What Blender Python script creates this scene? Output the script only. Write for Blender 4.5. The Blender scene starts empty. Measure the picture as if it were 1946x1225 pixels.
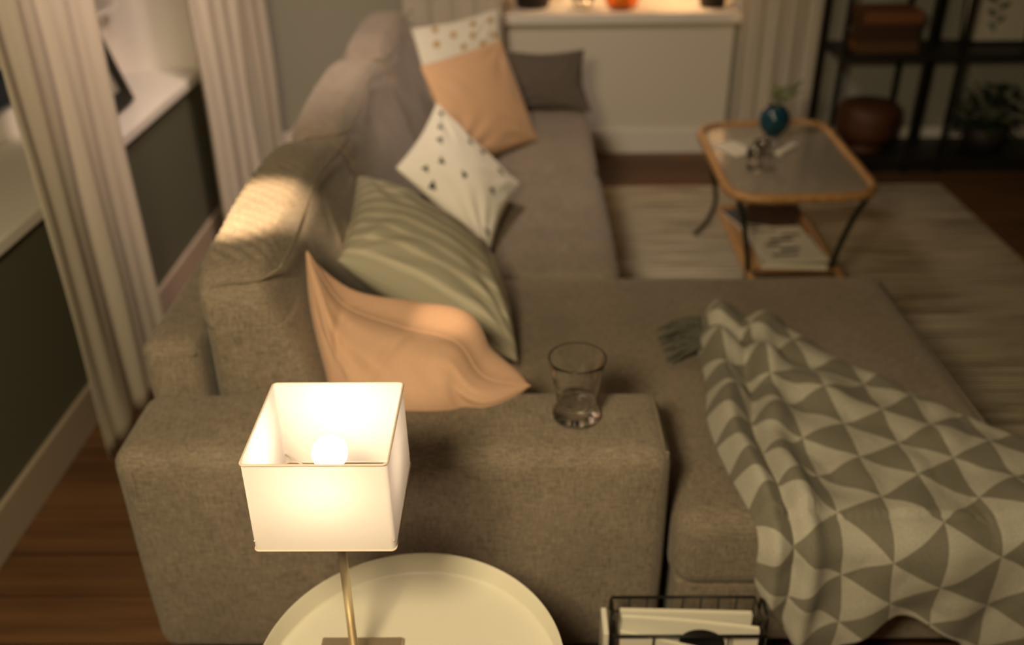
import bpy, bmesh, math, random
from mathutils import Vector, Matrix, noise
SC = bpy.context.scene
COL = SC.collection
random.seed(4)
PI = math.pi
V = Vector

# ------------------------------------------------------------------ camera
cam = bpy.data.objects.new('camera', bpy.data.cameras.new('camera'))
COL.objects.link(cam)
rt = V((0.99990581, 0.00767063, -0.01138134))
up = V((0.00610618, 0.49403524, 0.86942044))
fw = V((-0.01229179, 0.86940804, -0.49394187))
cam.matrix_world = Matrix((
    (rt.x, up.x, -fw.x, 0.0), (rt.y, up.y, -fw.y, 0.0), (rt.z, up.z, -fw.z, 1.6), (0, 0, 0, 1)))
cam.data.sensor_width = 36.0
cam.data.lens = 1750.0 / 1946.0 * 36.0
cam.data.clip_start = 0.02
cam.data.dof.use_dof = True
cam.data.dof.focus_distance = 1.13
cam.data.dof.aperture_fstop = 2.3
SC.camera = cam

# ------------------------------------------------------------------ world, exposure
w = bpy.data.worlds.new('world'); SC.world = w
w.use_nodes = True
w.node_tree.nodes['Background'].inputs[0].default_value = (0.10, 0.09, 0.08, 1)
w.node_tree.nodes['Background'].inputs[1].default_value = 0.15
SC.view_settings.view_transform = 'Standard'
SC.view_settings.look = 'None'
SC.view_settings.gamma = 1.0
SC.view_settings.use_curve_mapping = False
SC.view_settings.exposure = 0.0
try:
    SC.cycles.sample_clamp_indirect = 6.0
    SC.cycles.max_bounces = 20
    SC.cycles.transmission_bounces = 20
    SC.cycles.glossy_bounces = 6
    SC.cycles.diffuse_bounces = 5
except Exception:
    pass

# ------------------------------------------------------------------ lights: added unseen fills, then the string lights
def light(name, kind, loc, energy, color, size=0.1, aim=None, spot=None, blend=0.5):
    l = bpy.data.lights.new(name, kind); l.energy = energy; l.color = color
    o = bpy.data.objects.new(name, l); COL.objects.link(o); o.location = loc
    if kind == 'AREA': l.shape = 'DISK'; l.size = size
    else: l.shadow_soft_size = size
    if spot: l.spot_size = math.radians(spot); l.spot_blend = blend
    if aim is not None:
        o.rotation_euler = (V(aim) - V(loc)).to_track_quat('-Z', 'Y').to_euler()
    return o
light('sofa_fill_spot', 'SPOT', (-0.55, 2.5, 2.5), 100.0, (1.0, 0.80, 0.64), 0.22, aim=(-0.25, 3.7, 0.4), spot=90, blend=0.9)  # added fill from above, no fixture; brightens the sofa and far end
light('near_fill_light', 'AREA', (-0.38, -0.02, 1.88), 34.0, (1.0, 0.79, 0.46), 0.35, aim=(-0.15, 1.4, 0.4))  # unseen fill added beside the camera to brighten the near armrest
light('window_fill_spot', 'SPOT', (0.10, 1.9, 2.45), 125.0, (1.0, 0.72, 0.56), 0.12, aim=(-1.45, 3.3, 1.0), spot=62, blend=0.7)  # added spot without a fixture, lifts the left window recess and curtains
light('cushion_fill_spot', 'SPOT', (-0.75, 0.55, 2.2), 750.0, (1.0, 0.70, 0.40), 0.010, aim=(-0.56, 1.80, 0.84), spot=8.5, blend=0.8)  # unseen spot added to make the bright patch on the near back cushion
light('pillow_fill_spot', 'SPOT', (-0.70, 0.60, 2.2), 110.0, (1.0, 0.70, 0.40), 0.010, aim=(-0.16, 1.57, 0.73), spot=5.0, blend=1.0)  # second added spot, makes the highlight along the peach pillow's ridge
light('string_light_glow', 'POINT', (0.80, 4.72, 1.0), 5.0, (1.0, 0.56, 0.24), 0.05)
light('string_light_glow_low', 'POINT', (0.30, 4.74, 0.98), 3.0, (1.0, 0.56, 0.24), 0.04)

# ------------------------------------------------------------------ materials
def mat(name, color=(0.5, 0.5, 0.5), rough=0.6, metal=0.0, **kw):
    m = bpy.data.materials.new(name); m.use_nodes = True
    b = m.node_tree.nodes['Principled BSDF']
    b.inputs['Base Color'].default_value = (*color, 1)
    b.inputs['Roughness'].default_value = rough
    b.inputs['Metallic'].default_value = metal
    for k, v in kw.items():
        b.inputs[k.replace('_', ' ')].default_value = v
    return m
def N(m, t, **kw):
    n = m.node_tree.nodes.new(t)
    for k, v in kw.items(): setattr(n, k, v)
    return n
def L(m, a, b): m.node_tree.links.new(a, b)
def BS(m): return m.node_tree.nodes['Principled BSDF']
def mapped_noise(m, scale, nscale=1.0, detail=2.0, coord='Object'):
    tc = N(m, 'ShaderNodeTexCoord'); mp = N(m, 'ShaderNodeMapping'); nt = N(m, 'ShaderNodeTexNoise')
    mp.inputs['Scale'].default_value = scale
    nt.inputs['Scale'].default_value = nscale; nt.inputs['Detail'].default_value = detail
    L(m, tc.outputs[coord], mp.inputs[0]); L(m, mp.outputs[0], nt.inputs[0])
    return nt.outputs[0]
def math_(m, op, a, b=None):
    n = N(m, 'ShaderNodeMath', operation=op)
    for i, x in enumerate((a, b)):
        if x is None: continue
        if isinstance(x, (int, float)): n.inputs[i].default_value = x
        else: L(m, x, n.inputs[i])
    return n.outputs[0]
def ramp(m, fac, stops):
    r = N(m, 'ShaderNodeValToRGB'); e = r.color_ramp.elements
    while len(e) < len(stops): e.new(0.5)
    for q, (p, c) in zip(e, stops): q.position = p; q.color = (*c, 1)
    L(m, fac, r.inputs[0]); return r.outputs[0]
def bump(m, h, s, d=0.002):
    b = N(m, 'ShaderNodeBump'); b.inputs['Strength'].default_value = s; b.inputs['Distance'].default_value = d
    L(m, h, b.inputs['Height']); L(m, b.outputs[0], BS(m).inputs['Normal'])

def fabric(name, dark, light_, fine=520, long=45, bmp=0.35, sheen=0.15):
    m = mat(name, light_, 0.92)
    a = mapped_noise(m, (long, fine, fine)); b = mapped_noise(m, (fine, long, fine)); c = mapped_noise(m, (fine, fine, long))
    s = math_(m, 'ADD', math_(m, 'ADD', a, b), c)
    s = math_(m, 'MULTIPLY', s, 0.3333)
    big = mapped_noise(m, (6, 6, 6), 1.0, 3)
    s2 = math_(m, 'ADD', s, math_(m, 'MULTIPLY', math_(m, 'SUBTRACT', big, 0.5), 0.12))
    L(m, ramp(m, s2, [(0.40, dark), (0.60, light_)]), BS(m).inputs['Base Color'])
    bump(m, s, bmp, 0.0015)
    BS(m).inputs['Sheen Weight'].default_value = sheen
    BS(m).inputs['Specular IOR Level'].default_value = 0.15
    return m
M = {}
M['sofa'] = fabric('taupe_woven_fabric', (0.125, 0.102, 0.078), (0.31, 0.255, 0.20))
M['seam'] = mat('taupe_piping', (0.20, 0.165, 0.12), 0.9)
M['peach'] = fabric('peach_cotton', (0.56, 0.35, 0.24), (0.64, 0.41, 0.29), 900, 200, 0.12)
M['apricot'] = fabric('apricot_cotton', (0.54, 0.33, 0.18), (0.60, 0.38, 0.22), 900, 200, 0.12)
M['greypillow'] = fabric('dark_grey_woven', (0.07, 0.055, 0.045), (0.14, 0.115, 0.09))
M['white'] = mat('white_paint', (0.80, 0.76, 0.70), 0.45)
M['offwhite_wall'] = mat('off_white_wall', (0.70, 0.65, 0.56), 0.85)
M['green_wall'] = mat('grey_green_wall', (0.105, 0.105, 0.07), 0.85)
M['sage_wall'] = mat('pale_sage_wall', (0.33, 0.32, 0.26), 0.85)
M['grey_wall'] = mat('grey_wall', (0.40, 0.39, 0.34), 0.85)
for k in ('offwhite_wall', 'green_wall', 'grey_wall'):
    bump(M[k], mapped_noise(M[k], (60, 60, 60), 1, 4), 0.05, 0.002)
M['taupe'] = mat('taupe_baseboard', (0.42, 0.34, 0.27), 0.5)  # one even tone, browner than the white far baseboard
M['ceiling'] = mat('ceiling_paint', (0.6, 0.56, 0.5), 0.9)
M['black'] = mat('black_metal', (0.012, 0.012, 0.010), 0.45, 0.3)
M['blackwood'] = mat('black_painted_wood', (0.012, 0.011, 0.009), 0.5)
M['greenmetal'] = mat('dark_green_metal', (0.018, 0.028, 0.018), 0.35, 0.4)
M['brass'] = mat('brushed_champagne_metal', (0.74, 0.63, 0.47), 0.38, 0.9)
M['traywhite'] = mat('cream_powder_coat', (0.60, 0.57, 0.47), 0.42)
M['glass'] = mat('clear_glass', (1, 1, 1), 0.0, 0.0, Transmission_Weight=1.0, IOR=1.46)
M['amberglass'] = mat('amber_glass', (1.0, 0.45, 0.06), 0.05, 0.0, Transmission_Weight=0.9, IOR=1.45)
M['tealglass'] = mat('teal_glass', (0.015, 0.10, 0.15), 0.08, 0.0, Transmission_Weight=0.55, IOR=1.45)
M['tableglass'] = mat('smoked_table_glass', (0.70, 0.64, 0.53), 0.10, 0.0, Transmission_Weight=0.72, IOR=1.45)
M['pane'] = mat('window_glass', (0.9, 0.95, 1.0), 0.0, 0.0, Transmission_Weight=1.0, IOR=1.05)
M['paper'] = mat('magazine_paper', (0.75, 0.71, 0.60), 0.6)
M['papercover'] = mat('glossy_white_cover', (0.78, 0.75, 0.66), 0.35)
M['ink'] = mat('black_ink', (0.01, 0.01, 0.012), 0.4)
M['photo'] = mat('grey_photo_print', (0.35, 0.33, 0.26), 0.5)
M['pot'] = mat('dark_brown_pot', (0.025, 0.018, 0.012), 0.6)
M['soil'] = mat('soil', (0.03, 0.02, 0.012), 0.95)
M['leaf'] = mat('dark_leaf', (0.03, 0.05, 0.025), 0.6)
M['sprig'] = mat('dried_sprig', (0.22, 0.24, 0.13), 0.7)
M['fringe'] = mat('grey_green_yarn', (0.10, 0.10, 0.075), 0.95)
M['bristle'] = mat('dark_fur_basket', (0.02, 0.018, 0.014), 0.95)
M['book1'] = mat('rust_book_cloth', (0.20, 0.075, 0.025), 0.8)
M['book2'] = mat('dark_brown_book_cloth', (0.055, 0.02, 0.01), 0.8)
M['book3'] = mat('umber_book_cloth', (0.10, 0.05, 0.018), 0.8)
M['navy'] = mat('navy_cover', (0.03, 0.04, 0.06), 0.5)
M['candle'] = mat('wax', (0.7, 0.6, 0.4), 0.5)

def wood(name, dark, lite, scale, rough=0.4, planks=None):
    m = mat(name, lite, rough)
    n = mapped_noise(m, scale, 1.0, 6)
    c = ramp(m, n, [(0.3, dark), (0.7, lite)])
    if planks:
        tc = N(m, 'ShaderNodeTexCoord'); mp = N(m, 'ShaderNodeMapping')
        mp.inputs['Rotation'].default_value = (0, 0, planks)
        br = N(m, 'ShaderNodeTexBrick'); br.offset = 0.4
        br.inputs['Scale'].default_value = 1.0
        br.inputs['Brick Width'].default_value = 1.8; br.inputs['Row Height'].default_value = 0.14
        br.inputs['Mortar Size'].default_value = 0.0018
        br.inputs['Color1'].default_value = (1, 1, 1, 1); br.inputs['Color2'].default_value = (0.72, 0.7, 0.68, 1)
        br.inputs['Mortar'].default_value = (0.12, 0.1, 0.08, 1)
        L(m, tc.outputs['Object'], mp.inputs[0]); L(m, mp.outputs[0], br.inputs[0])
        mx = N(m, 'ShaderNodeMix', data_type='RGBA', blend_type='MULTIPLY')
        mx.inputs[0].default_value = 1.0
        L(m, c, mx.inputs[6]); L(m, br.outputs[0], mx.inputs[7]); c = mx.outputs[2]
    L(m, c, BS(m).inputs['Base Color'])
    return m
M['floor'] = wood('brown_oak_planks', (0.10, 0.046, 0.018), (0.20, 0.098, 0.040), (2, 30, 30), 0.6, planks=1e-6)
M['rattan'] = wood('honey_rattan', (0.30, 0.155, 0.055), (0.50, 0.28, 0.11), (40, 40, 40), 0.42)
M['redwood'] = wood('reddish_wood', (0.06, 0.02, 0.008), (0.11, 0.036, 0.013), (10, 10, 60), 0.6)

# rug: woven ribs running across
m = mat('ribbed_rug', (0.5, 0.45, 0.35), 0.95)
n1 = mapped_noise(m, (2.5, 75, 1), 1.0, 4); n2 = mapped_noise(m, (90, 340, 1), 1.0, 2)
tc = N(m, 'ShaderNodeTexCoord'); wv = N(m, 'ShaderNodeTexWave'); wv.bands_direction = 'Y'
wv.inputs['Scale'].default_value = 21.0; wv.inputs['Distortion'].default_value = 0.6
wv.inputs['Detail Scale'].default_value = 2.0
L(m, tc.outputs['Object'], wv.inputs[0])
s = math_(m, 'ADD', math_(m, 'MULTIPLY', n1, 0.95), math_(m, 'MULTIPLY', wv.outputs[1], 0.28))
s = math_(m, 'ADD', s, math_(m, 'MULTIPLY', n2, 0.25))
L(m, ramp(m, s, [(0.62, (0.10, 0.075, 0.045)), (0.70, (0.38, 0.33, 0.235)), (0.82, (0.62, 0.57, 0.44))]), BS(m).inputs['Base Color'])
bump(m, math_(m, 'ADD', wv.outputs[1], n2), 0.6, 0.006)
M['rug'] = m

# curtain cloth: diffuse and translucent
def sheer(name, color, mixf, streak=True):
    m = bpy.data.materials.new(name); m.use_nodes = True
    nt = m.node_tree; nt.nodes.remove(nt.nodes['Principled BSDF'])
    out = nt.nodes['Material Output']
    d = N(m, 'ShaderNodeBsdfDiffuse'); t = N(m, 'ShaderNodeBsdfTranslucent'); x = N(m, 'ShaderNodeMixShader')
    x.inputs[0].default_value = mixf
    for q in (d, t): q.inputs['Color'].default_value = (*color, 1)
    if streak:
        nz = mapped_noise(m, (70, 70, 1.2), 1.0, 3)
        c = ramp(m, nz, [(0.3, tuple(k * 0.90 for k in color)), (0.7, color)])
        L(m, c, d.inputs['Color'])
    L(m, d.outputs[0], x.inputs[1]); L(m, t.outputs[0], x.inputs[2]); L(m, x.outputs[0], out.inputs[0])
    return m
M['curtain'] = sheer('cream_linen_curtain', (0.76, 0.70, 0.60), 0.30)
M['shade'] = sheer('white_lamp_fabric', (0.70, 0.65, 0.60), 0.26, streak=False)
M['shaderim'] = mat('shade_rim_piping', (0.62, 0.50, 0.42), 0.7)

def emis(name, color, strength):
    m = bpy.data.materials.new(name); m.use_nodes = True
    nt = m.node_tree; nt.nodes.remove(nt.nodes['Principled BSDF'])
    e = N(m, 'ShaderNodeEmission'); e.inputs[0].default_value = (*color, 1); e.inputs[1].default_value = strength
    L(m, e.outputs[0], nt.nodes['Material Output'].inputs[0]); return m
M['bulb'] = emis('lit_bulb', (1.0, 0.78, 0.57), 66.0)
M['fairy'] = emis('fairy_bulb', (1.0, 0.60, 0.25), 60.0)

# ------------------------------------------------------------------ helpers
def link(name, me, m=None, parent=None, smooth=True):
    o = bpy.data.objects.new(name, me); COL.objects.link(o)
    if m is not None: me.materials.append(m)
    if parent is not None: o.parent = parent
    if smooth:
        for p in me.polygons: p.use_smooth = True
    return o
def obj(name, bm, m, parent=None, smooth=True, keep=False):
    me = bpy.data.meshes.new(name)
    bmesh.ops.recalc_face_normals(bm, faces=bm.faces) if not keep else None
    bm.to_mesh(me); bm.free()
    o = link(name, me, m, None, smooth)
    if parent is not None:
        o.parent = parent
        o.location = -V(parent.location)      # vertices are given in world coordinates
        if any(abs(a) > 1e-9 for a in parent.rotation_euler):
            o.matrix_parent_inverse = Matrix()
    return o
def tag(o, label=None, cat=None, group=None, kind=None):
    if label: o['label'] = label
    if cat: o['category'] = cat
    if group: o['group'] = group
    if kind: o['kind'] = kind
    return o
def thing(name, label, cat, loc=(0, 0, 0), group=None):
    o = bpy.data.objects.new(name, None); COL.objects.link(o); o.location = loc
    o.empty_display_size = 0.05
    return tag(o, label, cat, group)
def sub(name, bm, m, part, smooth=True):
    """child of a part whose own origin was shifted by obj(): vertices stay in world coordinates"""
    me = bpy.data.meshes.new(name); bmesh.ops.recalc_face_normals(bm, faces=bm.faces); bm.to_mesh(me); bm.free()
    o = link(name, me, m, None, smooth); o.parent = part; return o
def single(name, bm, m, label, cat, group=None, smooth=True):
    """a thing that is one mesh, origin moved to its base"""
    xs = [v.co for v in bm.verts]
    c = V((sum(v.x for v in xs) / len(xs), sum(v.y for v in xs) / len(xs), min(v.z for v in xs)))
    for v in bm.verts: v.co -= c
    o = obj(name, bm, m, None, smooth); o.location = c
    return tag(o, label, cat, group)
def struct(name, bm, m, parent=None):
    o = obj(name, bm, m, parent, smooth=False)
    if parent is None: o['kind'] = 'structure'
    return o
def bx(bm, a, b, bev=0.0, seg=2):
    r = bmesh.ops.create_cube(bm, size=1.0)
    vs = r['verts']
    for v in vs:
        v.co = V([(a[i] + b[i]) / 2 + v.co[i] * (b[i] - a[i]) for i in range(3)])
    if bev > 0:
        es = list({e for v in vs for e in v.link_edges})
        bmesh.ops.bevel(bm, geom=es, offset=bev, segments=seg, profile=0.5, affect='EDGES')
    return bm
def box(a, b, bev=0.0, seg=2): return bx(bmesh.new(), a, b, bev, seg)
def catmull(pts, n, closed=False):
    P = [V(p) for p in pts]; out = []; k = len(P)
    segs = k if closed else k - 1
    for i in range(segs):
        p0 = P[(i - 1) % k] if closed or i > 0 else P[0] * 2 - P[1]
        p1 = P[i]; p2 = P[(i + 1) % k]
        p3 = P[(i + 2) % k] if closed or i + 2 < k else P[-1] * 2 - P[-2]
        for j in range(n):
            t = j / n
            out.append(0.5 * ((2 * p1) + (p2 - p0) * t + (2 * p0 - 5 * p1 + 4 * p2 - p3) * t * t + (3 * p1 - p0 - 3 * p2 + p3) * t ** 3))
    if not closed: out.append(P[-1])
    return out
def tube(bm, pts, r, seg=8, closed=False, taper=None):
    P = [V(p) for p in pts]; k = len(P); rings = []; prev = None
    for i, p in enumerate(P):
        if closed: t = P[(i + 1) % k] - P[(i - 1) % k]
        else: t = P[min(i + 1, k - 1)] - P[max(i - 1, 0)]
        t.normalize()
        a = prev if prev is not None else (V((0, 0, 1)) if abs(t.z) < 0.9 else V((1, 0, 0)))
        u = (a - t * a.dot(t)).normalized(); prev = u; v = t.cross(u)
        rr = r if taper is None else r * taper(i / (k - 1))
        rings.append([bm.verts.new(p + (u * math.cos(2 * PI * j / seg) + v * math.sin(2 * PI * j / seg)) * rr) for j in range(seg)])
    for i in range(k if closed else k - 1):
        A, B = rings[i], rings[(i + 1) % k]
        for j in range(seg):
            bm.faces.new((A[j], A[(j + 1) % seg], B[(j + 1) % seg], B[j]))
    if not closed:
        bm.faces.new(rings[0][::-1]); bm.faces.new(rings[-1])
    return bm
def lathe(bm, prof, c=(0, 0, 0), seg=48, fn=None):
    rings = []
    for r, z in prof:
        if r < 1e-6: rings.append([bm.verts.new(V(c) + V((0, 0, z)))])
        else:
            rings.append([bm.verts.new(V(c) + V((r * (fn(2 * PI * j / seg, z) if fn else 1) * math.cos(2 * PI * j / seg), r * (fn(2 * PI * j / seg, z) if fn else 1) * math.sin(2 * PI * j / seg), z))) for j in range(seg)])
    for A, B in zip(rings, rings[1:]):
        for j in range(seg):
            k = (j + 1) % seg
            if len(A) == 1 and len(B) == 1: continue
            if len(A) == 1: bm.faces.new((A[0], B[j], B[k]))
            elif len(B) == 1: bm.faces.new((A[j], A[k], B[0]))
            else: bm.faces.new((A[j], A[k], B[k], B[j]))
    return bm
def nz(p, s=1.0, seed=0.0): return noise.noise(V((p[0] * s + seed, p[1] * s + seed * 1.7, p[2] * s - seed)))

def soft(a, b, r, div=0.03, warp=None, puff=(0, 0, 0), nseed=0.0, namp=0.002):
    """rounded padded box"""
    a, b = V(a), V(b); c = (a + b) / 2; h = (b - a) / 2
    bm = bmesh.new()
    def lin(hh, rr):
        inner = [-hh, -hh + rr * 0.15, -hh + rr * 0.4, -hh + rr * 0.7]
        n = max(2, int(2 * (hh - rr) / div))
        mid = [-hh + rr + (2 * hh - 2 * rr) * i / n for i in range(n + 1)]
        return inner + mid + [-x for x in reversed(inner)]
    G = [lin(h[i], r if not isinstance(r, tuple) else r[i]) for i in range(3)]
    rr = (r, r, r) if not isinstance(r, tuple) else r
    cache = {}
    def vert(i, j, k):
        key = (i, j, k)
        if key in cache: return cache[key]
        p = V((G[0][i], G[1][j], G[2][k]))
        q = V([max(-h[n] + rr[n], min(h[n] - rr[n], p[n])) for n in range(3)])
        d = V([(p[n] - q[n]) / rr[n] for n in range(3)])
        if d.length > 1e-9:
            mx = max(abs(x) for x in d)
            d = d.normalized() * mx
        o = q + V([d[n] * rr[n] for n in range(3)])
        e = [max(0.0, 1 - (o[n] / h[n]) ** 2) for n in range(3)]
        for n in range(3):
            o1, o2 = (n + 1) % 3, (n + 2) % 3
            o[n] += puff[n] * (e[o1] * e[o2]) ** 0.6 * (o[n] / h[n])
        w_ = o + c
        if warp: w_ = warp(w_, V([o[n] / h[n] for n in range(3)]))
        w_ = w_ + V((nz(w_, 9, nseed), nz(w_, 9, nseed + 5), nz(w_, 9, nseed + 9))) * namp
        cache[key] = bm.verts.new(w_); return cache[key]
    nx, ny, nzz = len(G[0]), len(G[1]), len(G[2])
    for i in range(nx - 1):
        for j in range(ny - 1):
            for k in (0, nzz - 1):
                f = (vert(i, j, k), vert(i + 1, j, k), vert(i + 1, j + 1, k), vert(i, j + 1, k)); bm.faces.new(f if k else f[::-1])
    for i in range(nx - 1):
        for k in range(nzz - 1):
            for j in (0, ny - 1):
                f = (vert(i, j, k), vert(i + 1, j, k), vert(i + 1, j, k + 1), vert(i, j, k + 1)); bm.faces.new(f if not j else f[::-1])
    for j in range(ny - 1):
        for k in range(nzz - 1):
            for i in (0, nx - 1):
                f = (vert(i, j, k), vert(i, j + 1, k), vert(i, j + 1, k + 1), vert(i, j, k + 1)); bm.faces.new(f if i else f[::-1])
    return bm

# ------------------------------------------------------------------ the room
X_L, Y_F, X_R, Y_B, Z_C = -1.28, 4.63, 3.3, -1.6, 2.6
struct('floor', box((X_L - 0.5, Y_B, -0.05), (X_R, Y_F + 0.5, 0)), M['floor'])
struct('ceiling', box((X_L - 0.5, Y_B, Z_C), (X_R, Y_F + 0.5, Z_C + 0.05)), M['ceiling'])
# left wall with window recess y 1.3..3.665 above the sill
bm = bmesh.new()
bx(bm, (X_L - 0.40, Y_B, 0), (X_L, 1.3, Z_C)); bx(bm, (X_L - 0.40, 3.665, 0), (X_L, Y_F, Z_C))
bx(bm, (X_L - 0.40, 1.3, 0), (X_L, 3.665, 0.655)); bx(bm, (X_L - 0.40, 1.3, 2.25), (X_L, 3.665, Z_C))
struct('wall_left', bm, M['green_wall'])
bm = bmesh.new()
bx(bm, (X_L - 0.33, 3.655, 0.69), (X_L - 0.001, 3.6645, 2.25)); bx(bm, (X_L - 0.33, 1.3005, 0.69), (X_L - 0.001, 1.31, 2.25))
struct('trim_1', bm, M['white'])
struct('trim_2', box((X_L - 0.36, 1.302, 0.6555), (X_L + 0.022, 3.664, 0.69), 0.004), M['white'])
# far wall with window recess x -0.1..1.03 above the sill
WX0, WX1 = -0.12, 1.06
bm = bmesh.new()
bx(bm, (X_L, Y_F, 0), (WX0, Y_F + 0.35, Z_C))
bx(bm, (WX0, Y_F, 0), (WX1, Y_F + 0.35, 0.655)); bx(bm, (WX0, Y_F, 2.2), (WX1, Y_F + 0.35, Z_C))
w1 = struct('wall_far', bm, M['sage_wall'])
struct('wall_far_right', box((WX1, Y_F, 0), (X_R, Y_F + 0.35, Z_C)), M['grey_wall'])
struct('trim_3', box((WX0 - 0.15, Y_F - 0.035, 0.12), (1.035, Y_F - 0.0005, 0.6545), 0.003), M['offwhite_wall'])
struct('trim_4', box((WX0 - 0.18, Y_F - 0.075, 0.655), (1.055, Y_F + 0.30, 0.705), 0.005), M['white'])
bm = bmesh.new(); bx(bm, (WX0, Y_F + 0.001, 0.7055), (WX0 + 0.012, Y_F + 0.27, 2.2)); bx(bm, (WX1 - 0.012, Y_F + 0.001, 0.7055), (WX1, Y_F + 0.27, 2.2))
struct('trim_5', bm, M['white'])
struct('wall_right', box((X_R, Y_B, 0), (X_R + 0.1, Y_F + 0.4, Z_C)), M['green_wall'])
struct('wall_back', box((X_L - 0.5, Y_B - 0.1, 0), (X_R + 0.1, Y_B, Z_C)), M['green_wall'])
# baseboards
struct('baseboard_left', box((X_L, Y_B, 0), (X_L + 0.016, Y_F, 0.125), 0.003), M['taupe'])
struct('baseboard_far', box((X_L + 0.017, Y_F - 0.05, 0), (X_R - 0.001, Y_F - 0.0355, 0.125), 0.003), M['white'])

# windows
def window(name, lo, hi, axis, mid=None):
    """casement: frame part, pane part; lo/hi are corners of a thin box"""
    o = bpy.data.objects.new(name, None); COL.objects.link(o); o['kind'] = 'structure'
    a, b = V(lo), V(hi); bm = bmesh.new(); t = 0.06
    u = 1 if axis == 0 else 0
    def bar(u0, u1, z0, z1):
        p = a.copy(); q = b.copy(); p[u] = u0; q[u] = u1; p.z = z0; q.z = z1; bx(bm, p, q, 0.004)
    bar(a[u], b[u], a.z, a.z + 0.075); bar(a[u], b[u], b.z - t, b.z)
    bar(a[u], a[u] + t, a.z + 0.075, b.z - t); bar(b[u] - t, b[u], a.z + 0.075, b.z - t)
    for mm in mid or []: bar(mm - 0.035, mm + 0.035, a.z + 0.075, b.z - t)
    f = obj('window_frame', bm, M['white'], o, smooth=False)
    p = a.copy(); q = b.copy(); c = (a[axis] + b[axis]) / 2; p[axis] = c - 0.003; q[axis] = c + 0.003
    p[u] += t * 0.8; q[u] -= t * 0.8; p.z += 0.07; q.z -= t * 0.8
    obj('window_pane', box(p, q), M['pane'], o, smooth=False)
    return o
w2 = window('window_1', (X_L - 0.375, 1.311, 0.691), (X_L - 0.325, 3.654, 2.249), 0, [2.48])
w3 = window('window_2', (WX0 + 0.001, Y_F + 0.275, 0.706), (WX1 - 0.001, Y_F + 0.325, 2.2), 1, [0.47])
# pleated blind in the left window
blind = thing('venetian_blind', 'white slatted blind hanging inside the left window recess above the black photo frame', 'blind', (-1.53, 2.5, 0.93))
bm = bmesh.new()
for k in range(95):
    z = 0.955 + k * 0.0136
    bx(bm, (-1.543, 1.40, z), (-1.517, 3.58, z + 0.0016))
sl = obj('slat_panel', bm, M['white'], blind, smooth=False)
obj('bottom_rail', box((-1.545, 1.40, 0.935), (-1.515, 3.58, 0.950), 0.003), M['white'], blind, smooth=False)
obj('head_rail', box((-1.55, 1.40, 2.245 - 0.03), (-1.51, 3.58, 2.2485), 0.003), M['white'], blind, smooth=False)
for yy in (1.7, 2.5, 3.3):
    obj('cord', tube(bmesh.new(), [(-1.53, yy, 0.945), (-1.53, yy, 2.23)], 0.0012, 6), M['white'], blind)

# curtains
def curtain(p0, p1, z0, z1, folds, amp, lean, seed, label, name='curtain', flare=0.0):
    p0, p1 = V((*p0, 0)), V((*p1, 0)); d = (p1 - p0); nrm = V((-d.y, d.x, 0)).normalized()
    nu, nv = folds * 14, 44; bm = bmesh.new(); rows = []
    for j in range(nv + 1):
        t = j / nv; z = z0 + (z1 - z0) * t; row = []
        for i in range(nu + 1):
            s = i / nu
            ph = s * folds * 2 * PI + 0.9 * nz((s * 3, t * 1.2, 0), 1, seed)
            a = amp * (0.65 + 0.5 * nz((s * 5, t * 0.8, 3), 1, seed))
            off = a * math.sin(ph) + amp * 0.35 * math.sin(2.3 * ph + seed + t * 1.5) + 0.012 * nz((s * 9, t * 4, 1), 1, seed)
            ss = s + flare * (1 - t) * (s - 0.5)
            row.append(bm.verts.new(p0 + d * ss + nrm * (off + lean * (1 - t)) + V((0, 0, z))))
        rows.append(row)
    for A, B in zip(rows, rows[1:]):
        for i in range(nu): bm.faces.new((A[i], A[i + 1], B[i + 1], B[i]))
    o = obj(name, bm, M['curtain'])
    md = o.modifiers.new('thickness', 'SOLIDIFY'); md.thickness = 0.0015
    return tag(o, label, 'curtain', 'cream linen window curtains')
curtain((-1.15, 2.04), (-1.15, 2.555), 0.004, 2.4, 3, 0.016, 0.0, 1.3, 'cream linen curtain nearest the camera, before the left window beside the sofa back')
curtain((-1.16, 3.33), (-1.16, 4.30), 0.004, 2.4, 5, 0.018, 0.0, 5.1, 'cream linen curtain at the far end of the left window sill, near the room corner')
curtain((-0.56, 4.49), (-0.09, 4.49), 0.004, 2.4, 4, 0.013, 0.0, 2.2, 'cream linen curtain behind the dotted pillow, left of the far window')
curtain((1.04, 4.49), (1.42, 4.49), 0.004, 2.4, 4, 0.013, 0.0, 3.7, 'cream linen curtain between the far window and the black shelving')
for nm, a, b in (('curtain_rod', (-1.15, 1.2, 2.43), (-1.15, 4.4, 2.43)), ('curtain_rod', (-0.8, 4.49, 2.43), (1.6, 4.49, 2.43))):
    bm = tube(bmesh.new(), [a, b], 0.011, 10)
    tag(obj(nm, bm, M['white']), 'white rod carrying the curtains of the ' + ('left' if a[0] < -1 else 'far') + ' window', 'curtain rod')

# rug
bm = box((-0.25, 1.45, 0.0), (1.955, 4.085, 0.012), 0.003)
single('rug', bm, M['rug'], 'cream and brown ribbed woven rug lying under the coffee table', 'rug', smooth=False)

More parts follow.
